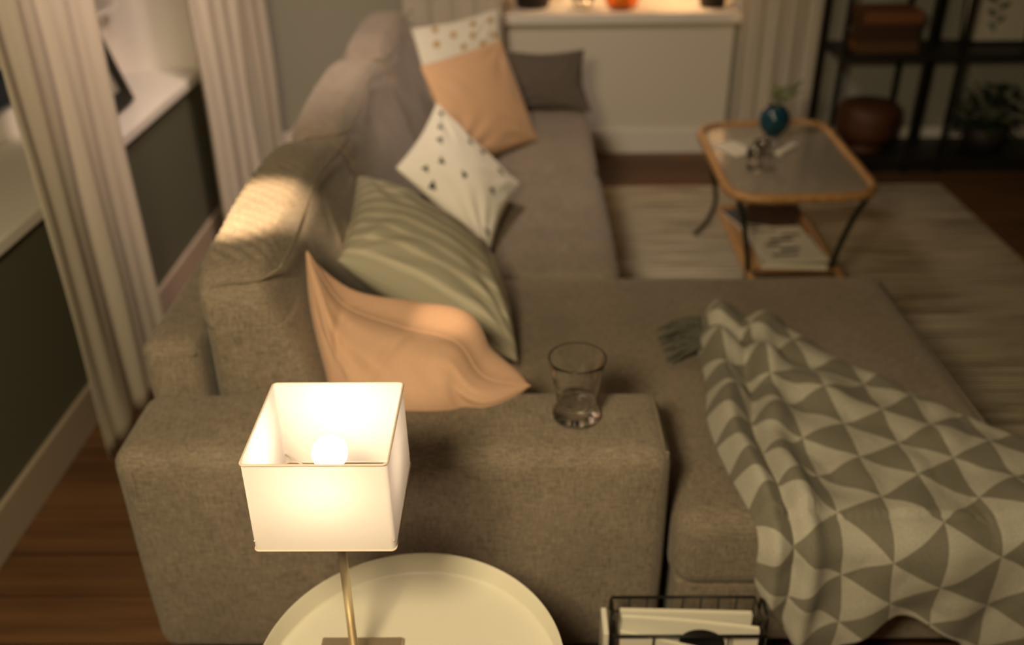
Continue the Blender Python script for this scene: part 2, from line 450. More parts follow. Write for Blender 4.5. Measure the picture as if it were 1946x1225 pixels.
# ------------------------------------------------------------------ sofa
sofa = thing('sofa', 'taupe grey fabric corner sofa with a chaise at its near end', 'sofa', (0.0, 2.7, 0.0))
F = M['sofa']
def armbox(y0, y1, name_lab):
    o = obj('armrest', soft((-0.735, y0, 0.112), (0.262, y1, 0.602), 0.035, 0.04, puff=(0.004, 0.006, 0.006), nseed=y0, namp=0.0015), F, sofa)
    for sx in (0.262,):
        bm = bmesh.new()
        y = y0 + 0.018
        pts = [(sx - 0.012, y, 0.17), (sx - 0.008, y, 0.56), (sx - 0.012, y + 0.012, 0.592), (sx - 0.014, y1 - 0.03, 0.598), (sx - 0.010, y1 - 0.012, 0.57), (sx - 0.012, y1 - 0.012, 0.45)]
        tube(bm, catmull(pts, 6), 0.0035, 6); sub('seam', bm, M['seam'], o)
    return o
armbox(1.283, 1.498, 'near')
armbox(3.965, 4.18, 'far')
# base
def prism(poly, z0, z1, bev, seg=4):
    bm = bmesh.new(); vs = [bm.verts.new((x, y, z0)) for x, y in poly]; f = bm.faces.new(vs)
    r = bmesh.ops.extrude_face_region(bm, geom=[f]); bmesh.ops.translate(bm, vec=(0, 0, z1 - z0), verts=[v for v in r['geom'] if isinstance(v, bmesh.types.BMVert)])
    bmesh.ops.recalc_face_normals(bm, faces=bm.faces)
    if bev: bmesh.ops.bevel(bm, geom=list(bm.edges), offset=bev, segments=seg, profile=0.5, affect='EDGES')
    return bm
obj('base', prism([(-0.725, 1.505), (0.29, 1.505), (0.29, 1.305), (0.965, 1.305), (0.965, 2.275), (0.26, 2.285), (0.26, 3.955), (-0.725, 3.955)], 0.11, 0.285, 0.02), F, sofa)
# chaise cushion: L shaped and padded
def chaise():
    x0, x1, y1 = -0.31, 0.985, 2.293
    bm = prism([(x0, 1.506), (0.278, 1.506), (0.278, 1.283), (x1, 1.283), (x1, y1), (x0, y1)], 0.272, 0.452, 0.048, 6)
    bmesh.ops.triangulate(bm, faces=[f for f in bm.faces if len(f.verts) > 4])
    return bm
ch = obj('chaise_cushion', chaise(), F, sofa)
md = ch.modifiers.new('wn', 'WEIGHTED_NORMAL')
bm = bmesh.new(); tube(bm, [(0.975, 1.33, 0.440), (0.975, 2.25, 0.440)], 0.003, 6); sub('seam', bm, M['seam'], ch)
for k, (a, b) in enumerate(((2.300, 3.120), (3.128, 3.955))):
    o = obj('seat_cushion', soft((-0.31, a, 0.285), (0.275, b, 0.447), (0.04, 0.04, 0.04), 0.04, puff=(0.006, 0.0, 0.010), nseed=7 + k), F, sofa)
# back rail
o = obj('back_rail', soft((-0.738, 1.500, 0.20), (-0.625, 4.18, 0.705), 0.03, 0.05, puff=(0.004, 0, 0.004), nseed=3), F, sofa)
bm = bmesh.new(); tube(bm, catmull([(-0.733, 1.508, 0.672), (-0.68, 1.503, 0.676), (-0.63, 1.503, 0.680)], 5), 0.003, 6); sub('seam', bm, M['seam'], o)
# back cushions
def backcushion(y0, y1, seed, top=0.862, wr=1.0, div=0.018):
    def warp(p, n):
        t = (p.z - 0.44) / (top - 0.44)               # 0 bottom, 1 top
        f = (n.x + 1) / 2                              # 0 rear, 1 front
        x_rear = -0.618 + 0.010 * math.sin(t * 3)
        x_front = -0.29 - 0.185 * min(1, max(0, t)) ** 0.65
        x = x_rear + (x_front - x_rear) * f
        y = p.y
        z = p.z - 0.016 * abs(n.y) ** 5 * (1 if n.z > 0.5 else 0) - 0.02 * max(0, n.z) * (abs(n.y) ** 3)
        # creases on the top and the rear shoulder
        if n.z > -0.2:
            q = (y - y0) * 190 + x * 150 + 5.0 * nz((y * 5, x * 5, z * 3), 1, seed)
            a = (abs(math.sin(q * 0.5)) * 2 - 1) * max(0.15, nz((y * 4, x * 3, 0.3), 1, seed + 2) + 0.6) * math.sin(PI * min(1, max(0, (y - y0) / (y1 - y0)))) ** 0.6
            z += 0.017 * wr * a * (1 - f * 0.8) * max(0, n.z)
            x -= 0.0030 * wr * a * (1 - f) * max(0, n.z)
        return V((x, y, z))
    o = obj('back_cushion', soft((-0.62, y0, 0.452), (-0.30, y1, top), (0.05, 0.06, 0.05), div, warp=warp, puff=(0.016, 0.006, 0.012), nseed=seed, namp=0.004), F, sofa)
    # piping along the front top edge and the near end
    bm = bmesh.new()
    ya = y0 + 0.012
    front = []
    for i in range(13):
        s = i / 12; y = y0 + 0.03 + (y1 - y0 - 0.06) * s
        front.append((-0.452 + 0.008 * math.sin(s * 9), y, top - 0.002 + 0.006 * math.sin(PI * s) - 0.012 * abs(2 * s - 1) ** 3))
    tube(bm, catmull(front, 3), 0.0032, 6)
    tube(bm, catmull([(-0.60, ya + 0.004, top - 0.055), (-0.55, ya, top - 0.036), (-0.49, ya + 0.002, top - 0.030), (-0.452, y0 + 0.03, top - 0.014)], 5), 0.003, 6)
    sub('seam', bm, M['seam'], o)
    return o
backcushion(1.503, 2.318, 11.0, 0.862, 1.0, 0.007)
backcushion(2.326, 3.140, 23.0, 0.870, 0.5)
backcushion(3.148, 3.955, 37.0, 0.866, 0.4)
for x, y in ((-0.62, 1.60), (0.10, 1.60), (0.90, 1.42), (0.90, 2.2), (0.2, 4.08), (-0.66, 4.08)):
    obj('leg', box((x - 0.03, y - 0.03, 0.0 if y > 4.1 or x < 0 else 0.012), (x + 0.03, y + 0.03, 0.13), 0.004), M['blackwood'], sofa, smooth=False)

# ------------------------------------------------------------------ pillows
def edge(pts):
    P = catmull(pts, 24) if len(pts) > 2 else [V(pts[0]).lerp(V(pts[1]), i / 24) for i in range(25)]
    Ls = [0.0]
    for a, b in zip(P, P[1:]): Ls.append(Ls[-1] + (b - a).length)
    T = Ls[-1]
    def f(s):
        d = s * T
        for i in range(len(P) - 1):
            if Ls[i + 1] >= d - 1e-9:
                q = (d - Ls[i]) / max(1e-9, Ls[i + 1] - Ls[i]); return P[i].lerp(P[i + 1], q)
        return P[-1]
    return f
def pillow(name, c, tf, tb, m, label, mids=None, wr=0.006, seed=1.0, pinch=0.045, n=64, paint=None, group='scatter pillows on the sofa', wfreq=14, sag=None, power=0.55, ridge=None):
    """c = BL, BR, TR, TL in world space; mids = extra points on edges {'b','r','t','l'}"""
    BL, BR, TR, TL = [V(q) for q in c]
    mids = mids or {}; cen = (BL + BR + TR + TL) / 4
    def E(a, b, key):
        if key in mids: return edge([a] + [V(q) for q in mids[key]] + [b])
        pts = [a]
        for t in (0.25, 0.5, 0.75):
            p = a.lerp(b, t); k = pinch * math.sin(PI * t)
            pts.append(p + (cen - p) * k * 2)
        return edge(pts + [b])
    eb, er, et, el = E(BL, BR, 'b'), E(BR, TR, 'r'), E(TL, TR, 't'), E(BL, TL, 'l')
    def S(s, t):
        p = eb(s) * (1 - t) + et(s) * t + el(t) * (1 - s) + er(t) * s
        return p - (BL * (1 - s) * (1 - t) + BR * s * (1 - t) + TR * s * t + TL * (1 - s) * t)
    par = [0.5 - 0.5 * math.cos(PI * (0.12 + 0.76 * i / n)) for i in range(n + 1)]
    lo, hi = par[0], par[-1]; par = [(p - lo) / (hi - lo) for p in par]
    Pm = [[S(par[i], par[j]) for i in range(n + 1)] for j in range(n + 1)]
    bm = bmesh.new(); uvl = bm.loops.layers.uv.new('UVMap'); cl = bm.verts.layers.float_color.new('paint') if paint else None
    avgn = (BR - BL).cross(TL - BL).normalized()
    sides = []; border = {}
    for sgn, T in ((1, tf), (-1, tb)):
        rows = []
        for j in range(n + 1):
            row = []
            for i in range(n + 1):
                s, t = par[i], par[j]
                if sgn < 0 and (i in (0, n) or j in (0, n)): row.append(border[(i, j)]); continue
                i0, i1, j0, j1 = max(i - 1, 0), min(i + 1, n), max(j - 1, 0), min(j + 1, n)
                nn = (Pm[j][i1] - Pm[j][i0]).cross(Pm[j1][i] - Pm[j0][i])
                nn = (nn.normalized() if nn.length > 1e-9 else avgn)
                nn = (nn * 0.4 + avgn * 0.6).normalized()
                a = 4 * s * (1 - s); b = 4 * t * (1 - t)
                pr = (a * b) ** power
                # crease noise radiating from the corners and edges
                ce = max((1 - a) , (1 - b))
                q = Pm[j][i]
                wv = 0
                for (u0, v0, k) in ((0, 0, 1.0), (1, 0, 2.0), (1, 1, 3.0), (0, 1, 4.0)):
                    ang = math.atan2(t - v0, s - u0); rad = math.hypot(s - u0, t - v0)
                    wv += math.sin(ang * wfreq + seed * k + 3 * nz((s, t, k), 2.5, seed)) * math.exp(-((rad - 0.28) / 0.2) ** 2)
                wv += 1.2 * nz((s, t, sgn), 4.0, seed + 3)
                disp = T * pr + wr * wv * min(1.0, (a * b) * 4)
                if ridge and sgn > 0: disp += ridge(s, t)
                p = q + nn * disp * sgn
                if sag: p = sag(p, s, t, sgn)
                v = bm.verts.new(p); row.append(v)
                if cl: v[cl] = (*(paint(s, t, sgn)), 1)
                if sgn > 0 and (i in (0, n) or j in (0, n)): border[(i, j)] = v
            rows.append(row)
        for j in range(n):
            for i in range(n):
                q = [rows[j][i], rows[j][i + 1], rows[j + 1][i + 1], rows[j + 1][i]]
                uv = [(par[i], par[j]), (par[i + 1], par[j]), (par[i + 1], par[j + 1]), (par[i], par[j + 1])]
                if sgn < 0: q.reverse(); uv.reverse()
                f = bm.faces.new(q)
                for lp, u in zip(f.loops, uv): lp[uvl].uv = u
    base = V((cen.x, cen.y, min(v.co.z for v in bm.verts)))
    for v in bm.verts: v.co -= base
    o = obj(name, bm, m, keep=True); o.location = base
    tag(o, label, 'pillow', group)
    # edge seam
    bm = bmesh.new()
    loop = [Pm[0][i] for i in range(n)] + [Pm[j][n] for j in range(n)] + [Pm[n][n - i] for i in range(n)] + [Pm[n - j][0] for j in range(n)]
    tube(bm, [q - base for q in loop], 0.0022, 6, closed=True)
    me = bpy.data.meshes.new('edge_seam'); bm.to_mesh(me); bm.free()
    link('edge_seam', me, m if not paint else M['creamcloth'], o)
    return o
def painted(name, rough=0.9):
    m = mat(name, (0.7, 0.65, 0.55), rough); a = N(m, 'ShaderNodeAttribute'); a.attribute_name = 'paint'
    L(m, a.outputs['Color'], BS(m).inputs['Base Color'])
    bump(m, mapped_noise(m, (500, 500, 500), 1, 2), 0.15, 0.001)
    return m
M['creamcloth'] = mat('cream_cotton', (0.62, 0.57, 0.46), 0.9)
M['paint'] = painted('printed_cream_cotton')
# sage pillow with fine light lines
m = mat('sage_striped_linen', (0.4, 0.4, 0.3), 0.9)
uvn = N(m, 'ShaderNodeTexCoord'); sp = N(m, 'ShaderNodeSeparateXYZ'); L(m, uvn.outputs['UV'], sp.inputs[0])
wob = math_(m, 'MULTIPLY', math_(m, 'SUBTRACT', mapped_noise(m, (2.0, 9.0, 1), 1, 2, 'UV'), 0.5), 0.05)
tt = math_(m, 'ADD', sp.outputs[1], wob)
band = math_(m, 'ABSOLUTE', math_(m, 'SINE', math_(m, 'MULTIPLY', tt, 9 * PI)))
fine = math_(m, 'SINE', math_(m, 'MULTIPLY', tt, 120 * PI))
k1 = math_(m, 'ADD', math_(m, 'MULTIPLY', math_(m, 'POWER', band, 6.0), 0.75), math_(m, 'MULTIPLY', math_(m, 'MULTIPLY', fine, 0.28), math_(m, 'POWER', band, 2.0)))
L(m, ramp(m, k1, [(0.08, (0.41, 0.385, 0.30)), (0.9, (0.70, 0.64, 0.51))]), BS(m).inputs['Base Color'])
bump(m, mapped_noise(m, (500, 500, 500), 1, 2), 0.2, 0.001)
M['sage'] = m

CREAM = (0.72, 0.68, 0.57)
tris = [(0.08, 0.87, 0.4), (0.135, 0.66, 1.2), (0.19, 0.50, 2.5), (0.416, 0.93, 0.2), (0.46, 0.80, 0.7), (0.60, 0.85, 1.9), (0.82, 0.85, 2.9), (0.21, 0.14, 0.5), (0.33, 0.06, 0.9), (0.54, 0.36, 1.7), (0.84, 0.54, 0.6), (0.93, 0.16, 2.2), (0.30, 0.30, 1.1)]
def tri_paint(s, t, sg):
    if sg < 0: s = 1 - s
    for u, v, a in tris:
        d = -9
        for k in range(3):
            th = a + k * 2 * PI / 3; d = max(d, (s - u) * math.cos(th) + (t - v) * math.sin(th))
        if d < 0.024: return (0.02, 0.018, 0.015)
    return CREAM
dots = [(0.224, 0.77), (0.431, 0.841), (0.685, 0.911), (0.647, 0.783), (0.898, 0.903), (0.519, 0.679), (0.251, 0.945), (0.925, 0.733), (0.752, 0.672), (0.3, 0.55), (0.6, 0.45), (0.82, 0.5), (0.4, 0.3), (0.7, 0.2), (0.15, 0.35)]
def dot_paint(s, t, sg):
    for u, v in dots:
        if math.hypot(s - u, t - v) < 0.037: return (0.42, 0.25, 0.05)
    return CREAM

pillow('pillow', [(-0.36, 1.555, 0.475), (-0.01, 1.56, 0.475), (0.012, 1.487, 0.615), (-0.430, 1.66, 0.822)], 0.10, 0.10, M['peach'],
       'peach cotton pillow nearest the lamp, slumped behind the near armrest',
       mids={'t': [(-0.36, 1.61, 0.732), (-0.245, 1.56, 0.708), (-0.13, 1.51, 0.702), (-0.075, 1.475, 0.645)],
             'l': [(-0.385, 1.53, 0.60), (-0.42, 1.60, 0.72)], 'b': [(-0.2, 1.525, 0.47)]}, wr=0.0028, seed=2.2, n=90, wfreq=13, power=0.45,
       ridge=lambda s, t: -0.013 * math.exp(-((s - 0.24 + 0.12 * (1 - t)) / 0.022) ** 2) * max(0, t - 0.45) * 1.8 - 0.014 * math.exp(-((s - 0.50 + 0.35 * (1 - t)) / 0.020) ** 2) * max(0, t - 0.55) * 2.2 + 0.006 * math.sin(s * 26 + 5 * t) * max(0, 1 - abs(t - 0.75) * 4),
       sag=lambda p, s, t, g: p + (V((0.02, 0.035, 0.075)) * (4 * s * (1 - s)) ** 0.7 * (1 - (2 * t - 1) ** 8) ** 1.0 * t if g < 0 else V((0, 0, 0))))
pillow('pillow', [(-0.40, 1.80, 0.735), (-0.015, 1.80, 0.475), (-0.085, 2.21, 0.54), (-0.43, 2.28, 0.745)], 0.10, 0.08, M['sage'],
       'sage green pillow with fine pale stripes, behind the peach pillow', wr=0.004, seed=5.0, n=90, pinch=0.02, power=0.42)
pillow('pillow', [(-0.372, 2.59, 0.655), (-0.10, 2.36, 0.475), (-0.013, 2.75, 0.545), (-0.275, 2.95, 0.745)], 0.055, 0.075, M['paint'],
       'cream pillow with scattered black triangles', wr=0.0028, seed=8.0, n=150, pinch=0.035, paint=tri_paint)
pillow('pillow', [(-0.215, 3.07, 0.475), (0.056, 3.42, 0.465), (-0.083, 3.71, 0.775), (-0.366, 3.36, 0.76)], 0.05, 0.06, M['apricot'],
       'plain apricot pillow leaning on the cream pillow with gold dots', wr=0.003, seed=12.0, pinch=0.012, power=0.5)
pillow('pillow', [(-0.39, 3.62, 0.475), (-0.04, 3.82, 0.475), (-0.105, 4.05, 0.825), (-0.455, 3.85, 0.79)], 0.035, 0.05, M['paint'],
       'cream pillow with gold dots at the far end of the sofa', wr=0.0025, seed=15.0, n=130, pinch=0.035, paint=dot_paint)
pillow('pillow', [(-0.085, 3.80, 0.455), (0.290, 3.80, 0.455), (0.262, 3.935, 0.68), (-0.09, 3.935, 0.68)], 0.05, 0.04, M['greypillow'],
       'dark grey rectangular pillow against the far armrest', wr=0.003, seed=19.0, pinch=0.07)

# ------------------------------------------------------------------ patterned throw
m = fabric('triangle_woven_throw', (0.3, 0.3, 0.3), (0.5, 0.5, 0.5), 500, 200, 0.25, 0.1)
uvn = N(m, 'ShaderNodeTexCoord'); sp = N(m, 'ShaderNodeSeparateXYZ'); L(m, uvn.outputs['UV'], sp.inputs[0])
fu = math_(m, 'FRACT', sp.outputs[0]); fv = math_(m, 'FRACT', sp.outputs[1])
dd = math_(m, 'GREATER_THAN', fu, fv)
cold = ramp(m, mapped_noise(m, (400, 400, 400), 1, 2), [(0.3, (0.165, 0.152, 0.12)), (0.7, (0.225, 0.21, 0.17))])
coll = ramp(m, mapped_noise(m, (400, 400, 400), 1, 2), [(0.3, (0.37, 0.35, 0.30)), (0.7, (0.50, 0.475, 0.41))])
mx = N(m, 'ShaderNodeMix', data_type='RGBA'); L(m, dd, mx.inputs[0]); L(m, coll, mx.inputs[6]); L(m, cold, mx.inputs[7])
L(m, mx.outputs[2], BS(m).inputs['Base Color'])
M['throw'] = m
def throw():
    eL = edge([(0.455, 2.01, 0), (0.425, 1.93, 0), (0.412, 1.84, 0), (0.405, 1.70, 0), (0.385, 1.57, 0), (0.393, 1.42, 0), (0.415, 1.27, 0), (0.417, 1.16, 0), (0.428, 1.12, 0)])
    eB = edge([(0.428, 1.12, 0), (0.48, 1.04, 0), (0.545, 0.97, 0), (0.60, 1.01, 0), (0.66, 1.065, 0), (0.72, 1.06, 0), (0.80, 1.01, 0), (0.90, 0.94, 0), (1.25, 0.92, 0)])
    eT = edge([(0.455, 2.01, 0), (0.50, 2.015, 0), (0.585, 1.965, 0), (0.69, 1.865, 0), (0.775, 1.745, 0), (0.86, 1.64, 0), (0.955, 1.535, 0), (1.06, 1.45, 0), (1.25, 1.38, 0)])
    eR = edge([(1.25, 0.92, 0), (1.25, 1.38, 0)])
    TLc, TRc, BRc, BLc = V((0.455, 2.01, 0)), V((1.25, 1.38, 0)), V((1.25, 0.92, 0)), V((0.428, 1.12, 0))
    e1 = (0.088, 0.048); e2 = (0.004, -0.105); det = e1[0] * e2[1] - e1[1] * e2[0]
    ZT, YE, XE, R = 0.461, 1.262, 1.0, 0.035
    n1, n2 = 150, 150
    bm = bmesh.new(); uvl = bm.loops.layers.uv.new('UVMap'); rows = []; U = {}
    for j in range(n2 + 1):
        t = j / n2                                    # 0 = top edge, 1 = bottom edge
        row = []
        for i in range(n1 + 1):
            s = i / n1
            s2 = s ** 1.25
            p = eT(s2) * (1 - t) + eB(s2) * t + eL(t) * (1 - s2) + eR(1 - t) * s2 - (TLc * (1 - s2) * (1 - t) + TRc * s2 * (1 - t) + BRc * s2 * t + BLc * (1 - s2) * t)
            X, Y = p.x, p.y
            # folds: long ridges flowing from the gathered tip
            dl = s2 * 0.9; ang = math.atan2(2.15 - Y, X - 0.20)
            rad = math.hypot(X - 0.2, Y - 2.15)
            f = math.sin(ang * 17 + 2.5 * nz((X, Y, 0), 3.2, 4.0)) * 0.5 + 0.5
            g = math.sin(ang * 31 + 2.0 * nz((X, Y, 1), 5, 9.0)) * 0.5 + 0.5
            near = math.exp(-rad / 0.55)
            wave = nz((X * 1.2 + Y * 0.4, Y, 2), 7.0, 3.0)
            h = 0.010 + 0.050 * f * near + 0.016 * g * near * 1.4 + 0.020 * max(0, wave + 0.35) + 0.016 * abs(nz((X * 1.6 - Y * 0.8, Y * 0.8 + X * 0.5, 4), 6.0, 8.0)) + 0.007 * nz((X, Y, 2), 14, 2.0)
            # the doubled-over roll along the left side
            wl = s2 * 0.85
            h += 0.022 * math.exp(-((wl - 0.035) / 0.022) ** 2) - 0.016 * math.exp(-((wl - 0.085) / 0.014) ** 2) + 0.024 * math.exp(-((wl - 0.125) / 0.025) ** 2)
            de = min(s2 * 0.85 + 0.0, t * 0.6)            # distance to free edges on the seat
            h *= 1 - math.exp(-(de + 0.002) / 0.012)
            h = max(h, 0.003)
            x, y, z = X, Y, ZT + h
            if Y < YE:                                # over the near side
                d = YE - Y; L0 = R * PI / 2
                if d < L0:
                    a = d / R; y = YE - (R + h * 0.7) * math.sin(a); z = ZT - R + (R + h * 0.7) * math.cos(a)
                else:
                    y = YE - R - h * 0.7 - 0.012 * (0.5 + 0.5 * math.sin(X * 42 + 1.5 * nz((X, Y, 5), 4, 1.0))) * min(1, (d - L0) / 0.1)
                    z = ZT - R - (d - L0)
            if X > XE:                                # over the outer side
                d = X - XE; L0 = R * PI / 2
                if d < L0:
                    a = d / R; x = XE + R * math.sin(a); z = min(z, ZT + h - R * (1 - math.cos(a)))
                else:
                    x = XE + R + 0.004; z = min(z, ZT - R - (d - L0) - 0.25 * max(0, ZT - z))
            z = max(z, 0.02)
            v = bm.verts.new((x, y, z)); row.append(v)
            xx = X - 0.649 + 0.020 * nz((X, Y, 7), 5, 6.0); yy = Y - 1.317 + 0.020 * nz((X, Y, 8), 5, 7.0)
            U[v] = ((xx * e2[1] - yy * e2[0]) / det + 20, (e1[0] * yy - e1[1] * xx) / det + 20)
        rows.append(row)
    for A, B in zip(rows, rows[1:]):
        for i in range(n1):
            f = bm.faces.new((A[i], B[i], B[i + 1], A[i + 1]))
            for lp in f.loops: lp[uvl].uv = U[lp.vert]
    return bm
tr = obj('throw_blanket', throw(), M['throw'], keep=True)
tag(tr, 'grey and cream throw blanket with a triangle pattern draped over the chaise', 'blanket')
md = tr.modifiers.new('thickness', 'SOLIDIFY'); md.thickness = 0.0035; md.offset = 1
bm = bmesh.new()
for k in range(34):
    t = k / 33; a = V((0.412, 1.985 - 0.15 * t, 0.475 + 0.012 * random.random()))
    ln = 0.055 + 0.035 * random.random(); an = PI + 0.35 * (random.random() - 0.3) + 0.5 * t
    b = a + V((math.cos(an) * ln, math.sin(an) * ln * 0.7, -0.018)); c = (a + b) / 2 + V((0, 0.008 * random.uniform(-1, 1), 0.01 * random.random()))
    b.z = 0.457 + 0.006 * random.random()
    tube(bm, catmull([a + V((0.02, 0, 0.0)), a, c, b], 4), 0.0030, 5, taper=lambda q: 1.1 - 0.3 * q + 0.4 * math.sin(q * 14) ** 2)
fr = obj('fringe', bm, M['fringe'], tr)

# ------------------------------------------------------------------ side table
TC = (-0.165, 0.905)
st = thing('side_table', 'round cream metal tray side table in front of the armrest', 'side table', (TC[0], TC[1], 0))
bm = lathe(bmesh.new(), [(0, 0.487), (0.2125, 0.487), (0.2155, 0.4885), (0.2172, 0.492), (0.2205, 0.5245), (0.2215, 0.526), (0.2225, 0.5245), (0.2195, 0.494), (0.215, 0.4855), (0.208, 0.483), (0, 0.483)], (*TC, 0), 128)
obj('tray', bm, M['traywhite'], st)
bm = tube(bmesh.new(), [(TC[0] + 0.185 * math.cos(2 * PI * k / 48), TC[1] + 0.185 * math.sin(2 * PI * k / 48), 0.475) for k in range(48)], 0.0065, 8, closed=True)
obj('support_ring', bm, M['traywhite'], st)
for k in range(4):
    a = PI / 4 + k * PI / 2; c, s_ = math.cos(a), math.sin(a)
    obj('leg', tube(bmesh.new(), [(TC[0] + 0.188 * c, TC[1] + 0.188 * s_, 0.474), (TC[0] + 0.20 * c, TC[1] + 0.20 * s_, 0.0)], 0.0075, 10), M['traywhite'], st)

# ------------------------------------------------------------------ table lamp
LX, LY = -0.246, 0.915
lamp = thing('table_lamp', 'lit table lamp with a square white fabric shade and metal stem on the tray table', 'lamp', (LX, LY, 0.487))
obj('base', box((LX - 0.061, LY - 0.061, 0.4872), (LX + 0.061, LY + 0.061, 0.500), 0.002), M['brass'], lamp, smooth=False)
PX, PY = LX, 0.93
obj('pole', tube(bmesh.new(), [(LX, LY, 0.4995), (PX, PY, 0.835)], 0.0062, 16), M['brass'], lamp)
obj('socket', lathe(bmesh.new(), [(0, 0.832), (0.016, 0.832), (0.016, 0.858), (0.012, 0.864), (0, 0.864)], (PX, PY, 0), 24), M['white'], lamp)
bl = obj('bulb', lathe(bmesh.new(), [(0, 0.8645)] + [(0.0225 * math.sin(a), 0.884 - 0.0225 * math.cos(a)) for a in [PI * k / 16 for k in range(2, 16)]] + [(0, 0.9065)], (PX, PY, 0), 24), M['bulb'], lamp)
CX, CY = -0.248, 0.942
def rsq(h, r, z, n=6):
    pts = []
    for k, (sx, sy) in enumerate(((1, -1), (1, 1), (-1, 1), (-1, -1))):
        for i in range(n + 1):
            a = -PI / 2 + k * PI / 2 + (PI / 2) * i / n
            pts.append(V((CX + sx * (h - r) + r * math.cos(a), CY + sy * (h - r) + r * math.sin(a), z)))
    return pts
bm = bmesh.new(); prev = None
levels = [(0.087, 0.923), (0.0872, 0.89), (0.0876, 0.85), (0.088, 0.81), (0.088, 0.7905)]
for h, z in levels:
    ring = []
    P = rsq(h, 0.006, z)
    Q = []
    for i in range(len(P)):                            # extra points along the sides
        Q.append(P[i]); nxt = P[(i + 1) % len(P)]
        if (nxt - P[i]).length > 0.05:
            for k in range(1, 8): Q.append(P[i].lerp(nxt, k / 8))
    ring = [bm.verts.new(q) for q in Q]
    if prev:
        for i in range(len(ring)):
            bm.faces.new((prev[i], prev[(i + 1) % len(ring)], ring[(i + 1) % len(ring)], ring[i]))
    prev = ring
sh = obj('lamp_shade', bm, M['shade'], lamp, smooth=False)
bm = bmesh.new(); tube(bm, rsq(0.0872, 0.006, 0.9235), 0.0016, 8, closed=True); sub('rim', bm, M['shaderim'], sh)
bm = bmesh.new(); tube(bm, rsq(0.0882, 0.006, 0.7905), 0.0013, 8, closed=True); sub('rim', bm, M['shaderim'], sh)
bm = bmesh.new()
for q in ((CX - 0.087, CY - 0.087), (CX + 0.087, CY - 0.087), (CX + 0.087, CY + 0.087), (CX - 0.087, CY + 0.087)):
    tube(bm, [(PX, PY, 0.834), (q[0], q[1], 0.805)], 0.0011, 6)
sub('spider', bm, M['white'], sh)

# ------------------------------------------------------------------ drinking glass
GX, GY, GZ = 0.096, 1.392, 0.609
def lens(a, z):
    k = max(0, 1 - abs(z - 0.058) / 0.035)
    return 1 + 0.012 * k * math.sin(a * 12)
prof = [(0, 0), (0.038, 0), (0.0425, 0.003), (0.0440, 0.010), (0.0415, 0.019), (0.0365, 0.027), (0.0355, 0.034), (0.0372, 0.048), (0.0405, 0.070), (0.0445, 0.092), (0.0485, 0.112), (0.0515, 0.125), (0.0522, 0.1275), (0.0512, 0.129), (0.0500, 0.1265), (0.0465, 0.111), (0.0425, 0.092), (0.0385, 0.070), (0.0345, 0.046), (0.0320, 0.034), (0.026, 0.030), (0, 0.029)]
bm = lathe(bmesh.new(), prof, (GX, GY, GZ), 72, lens)
single('drinking_glass', bm, M['glass'], 'empty clear glass tumbler standing on the near armrest', 'glass')

# ------------------------------------------------------------------ magazine basket
bk = thing('magazine_basket', 'black wire magazine basket on the floor before the chaise', 'basket', (0.285, 1.165, 0.0))
x0, x1, y0, y1, zt = 0.158, 0.418, 1.122, 1.212, 0.335
for nm, z, r in (('rim', zt, 0.0030), ('wire_ring', 0.30, 0.0018), ('wire_ring', 0.16, 0.0018), ('base_ring', 0.006, 0.003)):
    obj(nm, tube(bmesh.new(), [(x0, y0, z), (x1, y0, z), (x1, y1, z), (x0, y1, z)], r, 8, closed=True), M['black'], bk)
bm = bmesh.new()
for k in range(9):
    x = x0 + (x1 - x0) * k / 8
    tube(bm, [(x, y1, 0.006), (x, y1, zt)], 0.0018, 6)
    if k in (0, 2, 6, 8): tube(bm, [(x, y0, 0.006), (x, y0, zt)], 0.0018, 6)
    tube(bm, [(x, y0, 0.006), (x, y1, 0.006)], 0.0018, 6)
for k in range(1, 3):
    y = y0 + (y1 - y0) * k / 3
    for x in (x0, x1): tube(bm, [(x, y, 0.006), (x, y, zt)], 0.0018, 6)
obj('wire_grid', bm, M['black'], bk)
for sx in (x0 - 0.004, x1 + 0.004):
    bm = bmesh.new(); tube(bm, catmull([(sx, y0 + 0.02, zt - 0.01), (sx, y0 + 0.022, zt + 0.018), (sx, (y0 + y1) / 2, zt + 0.024), (sx, y1 - 0.022, zt + 0.018), (sx, y1 - 0.02, zt - 0.01)], 6), 0.0028, 8)
    obj('handle', bm, M['black'], bk)
